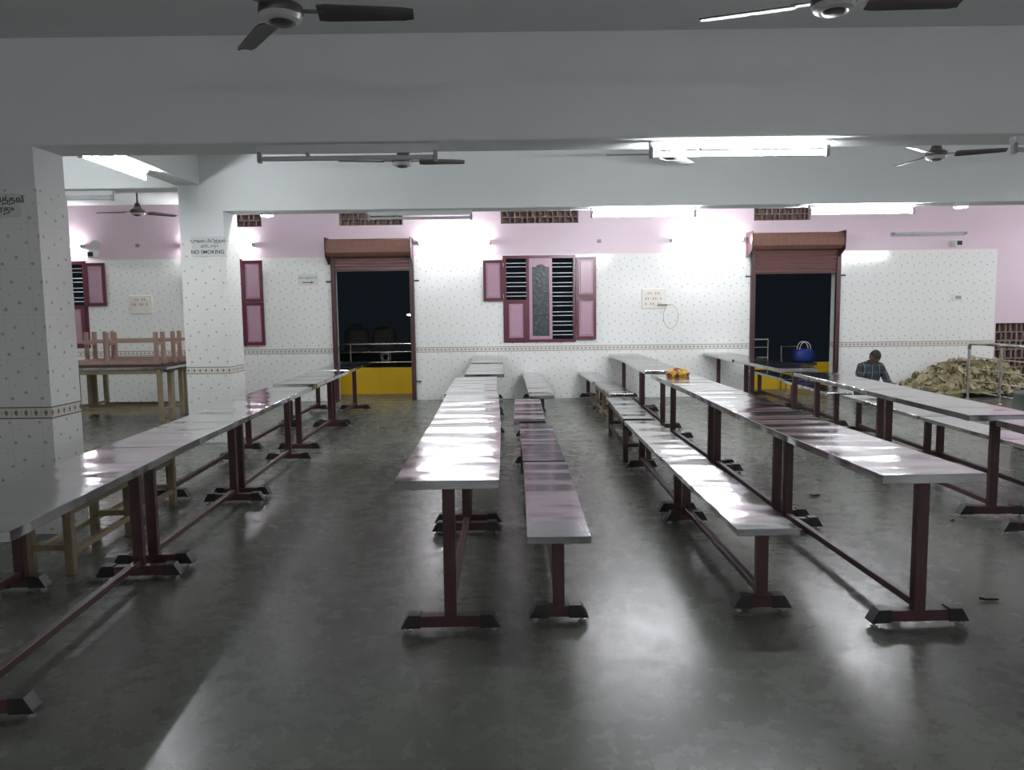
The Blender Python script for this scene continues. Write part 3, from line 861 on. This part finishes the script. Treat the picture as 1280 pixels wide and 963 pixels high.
# ------------------------------------------------------------------ things on the far wall
def switchboard(x, y, wdt, hgt, label, rows):
    p = W(x, y); t = thing('switchboard', label, 'switchboard', (p.x, WY, p.z), group='switchboards on the far wall')
    bm = bmesh.new(); box(bm, -wdt/2, wdt/2, -.03, 0, -hgt/2, hgt/2, bev=.006); finish('plate', bm, M['cream'], t)
    for r in range(rows):
        z = hgt*.28-r*hgt*.27
        for k in range(7):
            xx = -wdt*.34+k*wdt*.105
            bm = bmesh.new(); box(bm, xx-.012, xx+.012, -.036, -.028, z-.02, z+.02, bev=.003); finish('switch', bm, M['brownswitch'] if (r+k) % 3 else M['cream'], t)
    return t
sb = switchboard(817, 373.5, .40, .33, 'cream switchboard right of the centre window, with a plugged-in charger', 3)
switchboard(177, 381, .38, .31, 'cream switchboard on the left bay wall above the upturned benches', 2)
p = W(837, 381)
ch = thing('phone_charger', 'small charger with a looped cable hanging from the switchboard', 'charger', (p.x-.12, WY-.036, p.z))
bm = bmesh.new(); box(bm, -.09, .07, -.05, 0, -.011, .011, bev=.006); finish('plug_body', bm, M['cable'], ch)
bm = bmesh.new()
pts = [(.07, -.025, 0)]+[(.13+.125*math.sin(a)-.0, -.02, -.20+.20*math.cos(a)) for a in [R(10+i*20) for i in range(17)]]
path(bm, pts, .0035, 6); finish('cord', bm, M['cable'], ch, smooth=True)
p = W(1197, 372)
t = thing('socket_plate', 'small white socket plate on the tiles at the right', 'socket', (p.x, WY, p.z))
bm = bmesh.new(); box(bm, -.085, .085, -.02, 0, -.06, .06, bev=.005); finish('plate', bm, M['whiteplastic'], t)
bm = bmesh.new(); box(bm, -.05, .05, -.025, -.018, -.03, .03, bev=.004); finish('socket', bm, M['holder'], t)

def cctv(x, y, label):
    p = W(x, y); t = thing('security_camera', label, 'camera', (p.x, WY, p.z), group='security cameras')
    bm = bmesh.new(); rod(bm, (0, 0, .03), (0, -.02, .03), .045, 16); rod(bm, (0, -.02, .03), (0, -.07, .0), .014, 10); finish('mount_bracket', bm, M['whiteplastic'], t, smooth='auto')
    bm = bmesh.new(); box(bm, -.06, .06, -.20, -.05, -.055, .055, bev=.02, seg=2); bd = finish('housing', bm, M['whiteplastic'], t, smooth='auto')
    bm = bmesh.new(); box(bm, -.042, .042, -.208, -.198, -.036, .036, bev=.003); finish('lens_face', bm, M['black'], bd)
cctv(1191, 305, 'white security camera under the unlit tube at the right end of the pink wall')
cctv(121, 319, 'white security camera above the left bay window shutter')
p = W(122, 308)
t = thing('wall_speaker', 'small grey horn speaker above the left bay security camera', 'speaker', (p.x, WY, p.z))
bm = bmesh.new(); rod(bm, (0, 0, 0), (0, -.05, 0), .02, 10); finish('bracket', bm, M['holder'], t)
bm = bmesh.new(); rod(bm, (-.03, -.05, 0), (.04, -.15, .01), .025, 16, r2=.075); finish('horn', bm, M['fantrim'], t, smooth='auto')
for x, y, lab in ((172, 307, 'empty bracket on the pink wall in the left bay'), (749, 301.5, 'empty bracket on the pink wall right of the centre window')):
    p = W(x, y); t = thing('wall_bracket', lab, 'bracket', (p.x, WY, p.z), group='empty wall brackets')
    bm = bmesh.new(); box(bm, -.035, .035, -.008, 0, -.03, .03, bev=.003); finish('base', bm, M['holder'], t)
    bm = bmesh.new(); rod(bm, (0, -.008, 0), (0, -.05, 0), .014, 10); finish('peg', bm, M['holder'], t)

# ------------------------------------------------------------------ balcony outside
slab('floor_balcony', XL, XR, WY+WT, 15.2, -.14, -.02, M['concrete'], 'concrete balcony slab outside the doorways', 'floor')
o = slab('wall_parapet', XL, XR, 14.30, 14.42, -.02, .47, M['yellow'], 'low yellow parapet outside the doorways', 'wall')
def rail_bay(x0, x1, label, ring=False):
    t = thing('balcony_railing', label, 'railing', ((x0+x1)/2, 14.36, .47), group='steel railings on the parapet')
    hw = (x1-x0)/2
    for z, r in ((.44, .022), (.29, .011), (.10, .011)):
        bm = bmesh.new(); rod(bm, (-hw, 0, z), (hw, 0, z), r, 10); finish('rail', bm, M['chrome'], t, smooth='auto')
    for x in (-hw, -hw*.33, hw):
        bm = bmesh.new(); rod(bm, (x, 0, 0), (x, 0, .44), .016, 10); finish('post', bm, M['chrome'], t, smooth='auto')
    if ring:
        cx = at_y(482, 446, 14.36).x-(x0+x1)/2
        bm = bmesh.new()
        for rr in (.095, .062):
            path(bm, [(cx+rr*math.cos(2*PI*k/24), 0, .195+rr*math.sin(2*PI*k/24)) for k in range(25)], .008, 6)
        finish('ring_ornament', bm, M['chrome'], t, smooth=True)
rail_bay(at_y(424, 430, 14.36).x-.6, at_y(519, 430, 14.36).x+.4, 'steel railing with a ring ornament outside the left doorway', True)
rail_bay(at_y(930, 423, 14.36).x-.4, at_y(960, 423, 14.36).x, 'short steel railing outside the right doorway')
for x, lab in ((-1.35, 'added unseen round lamp on the outer wall beside the left doorway'), (6.05, 'added unseen round lamp on the outer wall beside the right doorway')):
    t = thing('added_outdoor_lamp', lab, 'lamp', (x, WY+WT, 2.35), group='added lamps on the outer wall')  # added out of view to light the parapet and balcony
    bm = bmesh.new(); rod(bm, (0, 0, 0), (0, .05, 0), .05, 16); finish('base', bm, M['whiteplastic'], t, smooth='auto')
    bm = bmesh.new(); bmesh.ops.create_uvsphere(bm, u_segments=20, v_segments=12, radius=.06, matrix=Matrix.Translation((0, .09, 0))); finish('bulb', bm, M['bulb'], t, smooth=True)
# dim things beyond
for x, lab in ((446, 'dim water tank in the dark beyond the left doorway, on the left'), (480, 'dim water tank in the dark beyond the left doorway, on the right')):
    p = at_y(x, 418, 19.0)
    t = thing('water_tank', lab, 'tank', (p.x, 19.0, p.z-.45), group='dim water tanks outside')
    bm = bmesh.new(); lathe(bm, [(0, 0), (.30, 0), (.31, .05), (.30, .2), (.31, .25), (.30, .4), (.31, .45), (.28, .56), (.12, .64), (0, .64)], 24); b_ = finish('body', bm, M['farwall'], t, smooth='auto')
    bm = bmesh.new(); lathe(bm, [(0, .64), (.10, .64), (.11, .68), (.09, .70), (0, .71)], 18); finish('lid', bm, M['farwall'], t, smooth='auto')
slab('floor_terrace', -8, 4, 18.2, 20, -2.5, at_y(460, 418, 19).z-.452, M['asphalt'], 'dark terrace slab beyond the balcony, under the tanks', 'floor')
p = at_y(512, 394, 24.0)
t = thing('street_light', 'tiny bright street light in the night beyond the left doorway', 'light', (p.x, 24, p.z-4.0))
bm = bmesh.new(); rod(bm, (.3, 0, 0), (.3, 0, 4.1), .05, 10, r2=.035); path(bm, [(.3, 0, 4.1), (.2, 0, 4.12), (0, 0, 4.05)], .03, 8); finish('pole', bm, M['farwall'], t, smooth='auto')
bm = bmesh.new(); box(bm, -.07, .07, -.05, .05, 3.985, 4.02, bev=.01); finish('lamp_head', bm, M['lamp'], t)
# blue bag on a small bench outside the right doorway
q = at_z(1002, 480, 0.0); 
bx = at_y(1004, 448, 13.95)
st = thing('small_stool', 'small steel-railed stool outside the right doorway, under the blue bag', 'stool', (bx.x-.05, 13.95, -.02))
bm = bmesh.new(); box(bm, -.34, .24, -.17, .17, .48, .515, bev=.006); finish('seat', bm, M['dwood'], st)
for sx in (-.30, .20):
    for sy in (-.14, .14):
        bm = bmesh.new(); rod(bm, (sx, sy, 0), (sx, sy, .485), .016, 8); finish('leg', bm, M['chrome'], st, smooth='auto')
bm = bmesh.new(); path(bm, [(-.30, .14, .51), (-.30, .14, .80), (.0, .14, .80)], .016, 8); finish('side_rail', bm, M['chrome'], st, smooth='auto')
bg = thing('blue_bag', 'blue plastic bag with loop handles outside the right doorway', 'bag', (bx.x, 13.93, .495))
bm = bmesh.new()
bmesh.ops.create_uvsphere(bm, u_segments=24, v_segments=14, radius=1)
for v in bm.verts:
    n = noise.noise(v.co*2.2)*.10
    sq = lambda c: math.copysign(abs(c)**.6, c)
    v.co = Vector((sq(v.co.x)*.19*(1+n), sq(v.co.y)*.12*(1+n), .13+sq(v.co.z)*.13*(1+n*.4)))
zmin = min(v.co.z for v in bm.verts)
for v in bm.verts: v.co.z -= zmin
finish('body', bm, M['blue'], bg, smooth=True)
for y in (-.07, .06):
    bm = bmesh.new(); path(bm, [(-.10+.10*(1-math.cos(a)), y, .24+.14*math.sin(a)) for a in [PI*k/12 for k in range(13)]], .008, 6); finish('handle', bm, M['cream'], bg, smooth=True)

# ------------------------------------------------------------------ cloth bundle
p = at_z(848, 471.5, .75)
bm = bmesh.new(); bmesh.ops.create_icosphere(bm, subdivisions=5, radius=1)
for v in bm.verts:
    d = v.co.normalized()
    n = noise.noise(d*2.3+Vector((3, 1, 8)))*.22 + abs(noise.noise(d*6))*.14 + noise.noise(d*14)*.03
    s_ = 1+n
    v.co = Vector((d.x*.125*s_, d.y*.10*s_, max(-.02, d.z*.07*s_)+.02))
cl = finish('cloth_bundle', bm, M['cloth'], smooth=True, loc=(p.x, p.y+.06, .7505))
for v in cl.data.vertices: v.co.z = max(0, v.co.z)
tag(cl, 'crumpled yellow and maroon cloth bundle lying on a steel table', 'cloth')

# ------------------------------------------------------------------ drum
t = thing('plastic_drum', 'dark green plastic drum at the right edge behind the tables', 'drum', (5.50, 7.95, 0))
bm = bmesh.new(); lathe(bm, [(0, 0), (.22, 0), (.245, .03), (.255, .18), (.265, .20), (.255, .22), (.26, .40), (.268, .42), (.26, .44), (.25, .56), (.235, .57), (.23, .54), (0, .52)], 32); finish('body', bm, M['green'], t, smooth='auto')
bm = bmesh.new(); lathe(bm, [(0, .60), (.2, .60), (.258, .585), (.262, .555), (.256, .555), (.25, .575), (0, .575)], 32); finish('lid', bm, M['green'], t, smooth='auto')

# ------------------------------------------------------------------ stair railing
t = thing('stair_railing', 'stainless steel railing with posts and four thin bars beside the leaf heap', 'railing', (7.27, 11.5, 0))
ys = (.75, -.06, -.72)
def post_z(y): return .90
for i, y in enumerate(ys):
    bm = bmesh.new()
    if i == 0: pass
    rod(bm, (0, y, .02), (0, y, .86), .024 if i != 1 else .020, 14)
    ps = finish('post', bm, M['chrome'], t, smooth='auto')
    bm = bmesh.new(); lathe(bm, [(0, 0), (.055, 0), (.055, .012), (.026, .03), (0, .03)], 18, (0, y, 0)); finish('base_plate', bm, M['chrome'], ps, smooth='auto')
bm = bmesh.new(); path(bm, [(0, .75, .80), (0, .748, .86), (0, .735, .885), (0, .70, .90), (0, -.80, .90)], .027, 14); finish('handrail', bm, M['chrome'], t, smooth=True)
for z in (.68, .50, .32, .14):
    bm = bmesh.new(); rod(bm, (0, .74, z), (0, -.74, z), .009, 8); finish('bar', bm, M['chrome'], t, smooth='auto')

# ------------------------------------------------------------------ leaf heap
def leaf_mesh(bm, lay, c, n, size, asp, curl, col, roll):
    q = Vector(n).normalized().to_track_quat('Z', 'Y').to_matrix().to_4x4()
    m = Matrix.Translation(c) @ q @ Matrix.Rotation(roll, 4, 'Z')
    N, K = 5, 2
    rows = []
    for i in range(N+1):
        f = i/N*2-1
        wd = math.sqrt(max(0.03, 1-abs(f)**2.6))*size*asp
        row = []
        for j in range(-K, K+1):
            g_ = j/K
            v = Vector((f*size, g_*wd, curl*size*(g_*g_*.8 + f*f*.6) + random.uniform(-.05, .05)*size))
            row.append(bm.verts.new(m @ v))
        rows.append(row)
    for a, b in zip(rows, rows[1:]):
        for j in range(2*K):
            f = bm.faces.new((a[j], b[j], b[j+1], a[j+1]))
            for lp in f.loops: lp[lay] = (*col, 1)
def heap_h(x, y):
    # height of the heap above the floor, local metres
    h = .60*math.exp(-((x-7.62)/.88)**4)*math.exp(-((y-12.80)/.36)**2)
    h = max(h, .34*math.exp(-((x-6.85)/.40)**2)*math.exp(-((y-12.72)/.32)**2))
    h = max(h, .14*math.exp(-((x-6.35)/.35)**2)*math.exp(-((y-12.68)/.3)**2))
    return h
bm = bmesh.new(); lay = bm.loops.layers.float_color.new('leafcol')
cols = [lin(192, 180, 148), lin(178, 166, 132), lin(158, 150, 114), lin(124, 126, 88), lin(84, 92, 60), lin(206, 196, 168), lin(74, 66, 48)]
# mound under the leaves
nx, ny = 40, 26; vv = {}
for i in range(nx+1):
    for j in range(ny+1):
        x = 6.33+i/nx*2.5; y = 12.33+j/ny*.74
        h = heap_h(x, y); vv[i, j] = bm.verts.new((x, y, max(.004, h*.82+noise.noise(Vector((x*5, y*5, 0)))*.05*min(1, h*4))))
for i in range(nx):
    for j in range(ny):
        if max(heap_h(6.33+(i+a)/nx*2.5, 12.33+(j+b)/ny*.74) for a in (0, 1) for b in (0, 1)) < .03: continue
        f = bm.faces.new((vv[i, j], vv[i+1, j], vv[i+1, j+1], vv[i, j+1]))
        for lp in f.loops: lp[lay] = (*cols[2], 1)
loose = [v for v in bm.verts if not v.link_faces]
bmesh.ops.delete(bm, geom=loose, context='VERTS')
rnd = random.Random(3)
cnt = 0
while cnt < 1100:
    x = rnd.uniform(6.36, 8.8); y = rnd.uniform(12.38, 12.95)
    h = heap_h(x, y)
    if h < .035: continue
    cnt += 1
    e = .02
    n = Vector((-(heap_h(x+e, y)-heap_h(x-e, y))/(2*e), -(heap_h(x, y+e)-heap_h(x, y-e))/(2*e), 1)).normalized()
    n = (n + Vector((rnd.uniform(-.8, .8), rnd.uniform(-.9, .5), rnd.uniform(-.2, .5)))).normalized()
    sz = rnd.uniform(.05, .13)
    col = rnd.choices(cols, (6, 6, 4, 3, 2, 4, 2))[0]
    z = max(.03+sz*.4, h*.85+rnd.uniform(-.01, .05))
    leaf_mesh(bm, lay, (x, min(y, 12.93), z), n, sz, rnd.uniform(.35, .75), rnd.uniform(-.5, .5), col, rnd.uniform(0, 6.28))
for v in bm.verts:
    v.co.y = max(12.31, min(v.co.y, WY-.02)); v.co.x = max(v.co.x, 6.34); v.co.z = max(v.co.z, .003)
hp = finish('leaf_heap', bm, M['leaf']); tag(hp, 'big heap of dry beige and green leaf plates against the far wall on the right', 'leaves', kind='stuff')
def single_leaf(x, y, size, asp, label, n, col, rz, grp):
    p = at_z(x, y, 0)
    bm = bmesh.new(); lay = bm.loops.layers.float_color.new('leafcol')
    leaf_mesh(bm, lay, (0, 0, 0), n, size, asp, .22, col, rz)
    zm = min(v.co.z for v in bm.verts)
    for v in bm.verts: v.co.z += .002-zm
    r = bmesh.ops.solidify(bm, geom=bm.faces[:], thickness=-.003)
    o = finish('fallen_leaf', bm, M['leaf'], loc=(p.x, p.y, 0)); tag(o, label, 'leaf', grp)
    return o
fl = 'loose leaves and scraps on the floor'
single_leaf(1018, 621, .055, .45, 'dark leaf scrap on the floor right of the front right-hand table', (0, .2, 1), lin(46, 44, 40), .4, fl)
single_leaf(1236, 752, .045, .25, 'flat dark scrap on the floor at the lower right', (0, 0, 1), lin(64, 64, 60), -.2, fl)
single_leaf(1024, 601, .02, .5, 'tiny scrap on the floor under the right-hand table', (0, 0, 1), lin(52, 50, 46), 0, fl)
single_leaf(1191, 652, .028, .5, 'tiny scrap on the floor behind the right-hand table leg', (0, 0, 1), lin(50, 48, 44), .8, fl)
p = Vector((6.90, 12.10, 0))
bm = bmesh.new(); lay = bm.loops.layers.float_color.new('leafcol')
leaf_mesh(bm, lay, (0, 0, .09), (.1, -.25, 1), .34, .30, .12, lin(128, 146, 84), .1)
zm = min(v.co.z for v in bm.verts)
for v in bm.verts: v.co.z += .02-zm
bmesh.ops.solidify(bm, geom=bm.faces[:], thickness=-.004)
o = finish('banana_leaf', bm, M['leaf'], loc=p); tag(o, 'broad pale green banana leaf lying at the front of the leaf heap', 'leaf')

# ------------------------------------------------------------------ person seated cross-legged
def skin_mesh(name, nodes, edges, root=0, sub=2):
    me = bpy.data.meshes.new(name); me.from_pydata([n[0] for n in nodes], edges, [])
    o = bpy.data.objects.new(name, me); COL.objects.link(o)
    o.modifiers.new('skin', 'SKIN').use_smooth_shade = True
    sv = me.skin_vertices[0].data
    for i, n in enumerate(nodes):
        sv[i].radius = n[1] if isinstance(n[1], tuple) else (n[1], n[1]); sv[i].use_root = (i == root)
    s = o.modifiers.new('sub', 'SUBSURF'); s.levels = sub; s.render_levels = sub
    dg = bpy.context.evaluated_depsgraph_get(); dg.update()
    out = bpy.data.meshes.new_from_object(o.evaluated_get(dg)); bpy.data.objects.remove(o)
    return out
PX, PY = at_y(1091, 455, 12.35).x, 12.45
per = thing('person', 'person in a dark plaid shirt sitting on the floor by the wall, head bowed', 'person', (PX, PY, 0), R(4))
# local: faces -Y
hip = [(0, .0, .10)]
def arm(s):
    return [((s*.160, -.02, .50), .050), ((s*.205, -.05, .39), .045), ((s*.222, -.13, .27), .040), ((s*.19, -.27, .23), .034), ((s*.10, -.37, .22), .027)]
def leg(s):
    return [((s*.10, -.03, .10), .085), ((s*.25, -.20, .11), .078), ((s*.36, -.34, .10), .062), ((s*.20, -.41, .075), .052), ((-s*.02, -.42+.05*s, .06), .042), ((-s*.12, -.40+.06*s, .045), .036)]
torso = [((0, .02, .11), (.15, .11)), ((0, .02, .24), (.145, .105)), ((0, -.01, .38), (.165, .11)), ((0, -.04, .50), (.15, .09)), ((0, -.06, .545), .060), ((0, -.095, .585), .050), ((0, -.125, .62), .048)]
def chain(nodes, edges, start, pts):
    prev = start
    for p_ in pts:
        nodes.append(p_); edges.append((prev, len(nodes)-1)); prev = len(nodes)-1
    return prev
nodes = [torso[0]]; edges = []
chain(nodes, edges, 0, torso[1:])
for s in (-1, 1):
    wrist = chain(nodes, edges, 3, arm(s))
    # palm and fingers bent round the leaf being folded
    palm = chain(nodes, edges, wrist, [((s*.075, -.405, .215), .024), ((s*.055, -.435, .208), .022)])
    for k in range(4):
        ox = (k-1.5)*.017; ln = (.030, .036, .034, .026)[k]
        b0 = Vector((s*.055+ox*.8, -.440-abs(ox)*.2, .208+ox*.3))
        chain(nodes, edges, palm, [(tuple(b0), .0095), (tuple(b0+Vector((-s*.012, -ln, -.004))), .0088), (tuple(b0+Vector((-s*.022, -ln*1.5, -.020))), .0082), (tuple(b0+Vector((-s*.026, -ln*1.5, -.040))), .0075)])
    chain(nodes, edges, palm-1, [((s*.045, -.40, .232), .0105), ((s*.022, -.425, .236), .0095), ((s*.010, -.445, .228), .0085)])
    chain(nodes, edges, 0, leg(s))
body = skin_mesh('body', nodes, edges, 0, 1)
bm = bmesh.new(); bm.from_mesh(body); bpy.data.meshes.remove(body)
# head with face, bowed forward
def head_bm(grow=1.0):
    hb = bmesh.new(); bmesh.ops.create_icosphere(hb, subdivisions=4, radius=1)
    for v in hb.verts:
        d = v.co.normalized(); x, y, z = d
        wx, wy, wz = .076, .096, .114
        jaw = 1 - .30*max(0, -z)**1.3
        P_ = Vector((x*wx*jaw, y*wy*(1-.10*max(0, -z)), z*wz))
        if y < -.3:
            nz_ = math.exp(-(x/.16)**2)*math.exp(-((z+.12)/.20)**2)*.022
            eye = (math.exp(-((abs(x)-.38)/.16)**2)*math.exp(-((z-.08)/.12)**2))*.012
            brow = math.exp(-((abs(x)-.35)/.28)**2)*math.exp(-((z-.26)/.10)**2)*.005
            lip = math.exp(-(x/.26)**2)*(math.exp(-((z+.50)/.06)**2)+math.exp(-((z+.62)/.06)**2))*.006
            chin = math.exp(-(x/.3)**2)*math.exp(-((z+.86)/.14)**2)*.008
            P_.y -= nz_+brow+lip+chin-eye
        hb.verts.ensure_lookup_table(); v.co = P_*grow
    for s in (-1, 1):
        r_ = bmesh.ops.create_icosphere(hb, subdivisions=2, radius=1)
        for v in r_['verts']: v.co = Vector((s*.076+v.co.x*.012, .012+v.co.y*.020, -.008+v.co.z*.032))
    return hb
HM = Matrix.Translation((0, -.15, .665)) @ Matrix.Rotation(R(40), 4, 'X')
hb = head_bm(); hb.transform(HM)
tmp = bpy.data.meshes.new('tmp'); hb.to_mesh(tmp); hb.free(); bm.from_mesh(tmp); bpy.data.meshes.remove(tmp)
bo = finish('body', bm, M['skin'], None, smooth=True)
rm = bo.modifiers.new('fuse', 'REMESH'); rm.mode = 'VOXEL'; rm.voxel_size = .0055; rm.use_smooth_shade = True
dg = bpy.context.evaluated_depsgraph_get(); dg.update()
nm = bpy.data.meshes.new_from_object(bo.evaluated_get(dg)); bpy.data.objects.remove(bo)
nm.name = 'body'
bo = bpy.data.objects.new('body', nm); COL.objects.link(bo); bo.parent = per
# hair cap
hb = bmesh.new(); bmesh.ops.create_icosphere(hb, subdivisions=4, radius=1)
kill = []
for v in hb.verts:
    x, y, z = v.co.normalized()
    if z < .38 - .75*max(0, y+.25) and not (z > .30 and y < -.2): kill.append(v)
    k = 1.075+.02*noise.noise(Vector((x, y, z))*9)
    v.co = Vector((x*.076*k, y*.096*k, z*.114*k))
bmesh.ops.delete(hb, geom=kill, context='VERTS'); hb.transform(HM)
bmesh.ops.solidify(hb, geom=hb.faces[:], thickness=.008)
finish('hair', hb, M['hair'], per, smooth=True)
# shirt: torso + upper arms, a little larger than the body
nodes = [((0, .02, .10), (.165, .125))]; edges = []
chain(nodes, edges, 0, [((0, .02, .24), (.17, .13)), ((0, -.01, .38), (.18, .14)), ((0, -.04, .50), (.165, .122)), ((0, -.068, .585), (.085, .082))])
for s in (-1, 1):
    a_ = arm(s); chain(nodes, edges, 3, [((x*1.0, y, z+.004), r_+.020) for (x, y, z), r_ in [a_[0], a_[1], a_[2], a_[3]]])
sm = skin_mesh('shirt', nodes, edges, 0, 2); sm.materials.clear(); sm.materials.append(M['plaid'])
so = bpy.data.objects.new('shirt', sm); COL.objects.link(so); so.parent = per
bm = bmesh.new(); path(bm, [(.074*math.cos(a), -.080+.066*math.sin(a)-.012*(1-math.sin(a)), .600-.022*(1-math.sin(a))) for a in [2*PI*k/20 for k in range(21)]], .014, 8)
co_ = finish('collar', bm, M['plaid'], so, smooth=True)
nodes = [((0, .02, .115), (.168, .125))]; edges = []
for s in (-1, 1):
    l_ = leg(s); chain(nodes, edges, 0, [(p_, r_+.014) for p_, r_ in l_[:5]])
tm = skin_mesh('trousers', nodes, edges, 0, 2); tm.materials.clear(); tm.materials.append(M['trouser'])
to = bpy.data.objects.new('trousers', tm); COL.objects.link(to); to.parent = per
for o_ in (bo, so, to):
    for pl in o_.data.polygons: pl.use_smooth = True
bo.data.materials.clear(); bo.data.materials.append(M['skin'])
lowest = min(min(v.co.z for v in o_.data.vertices) for o_ in (bo, so, to))
per.location.z = -lowest
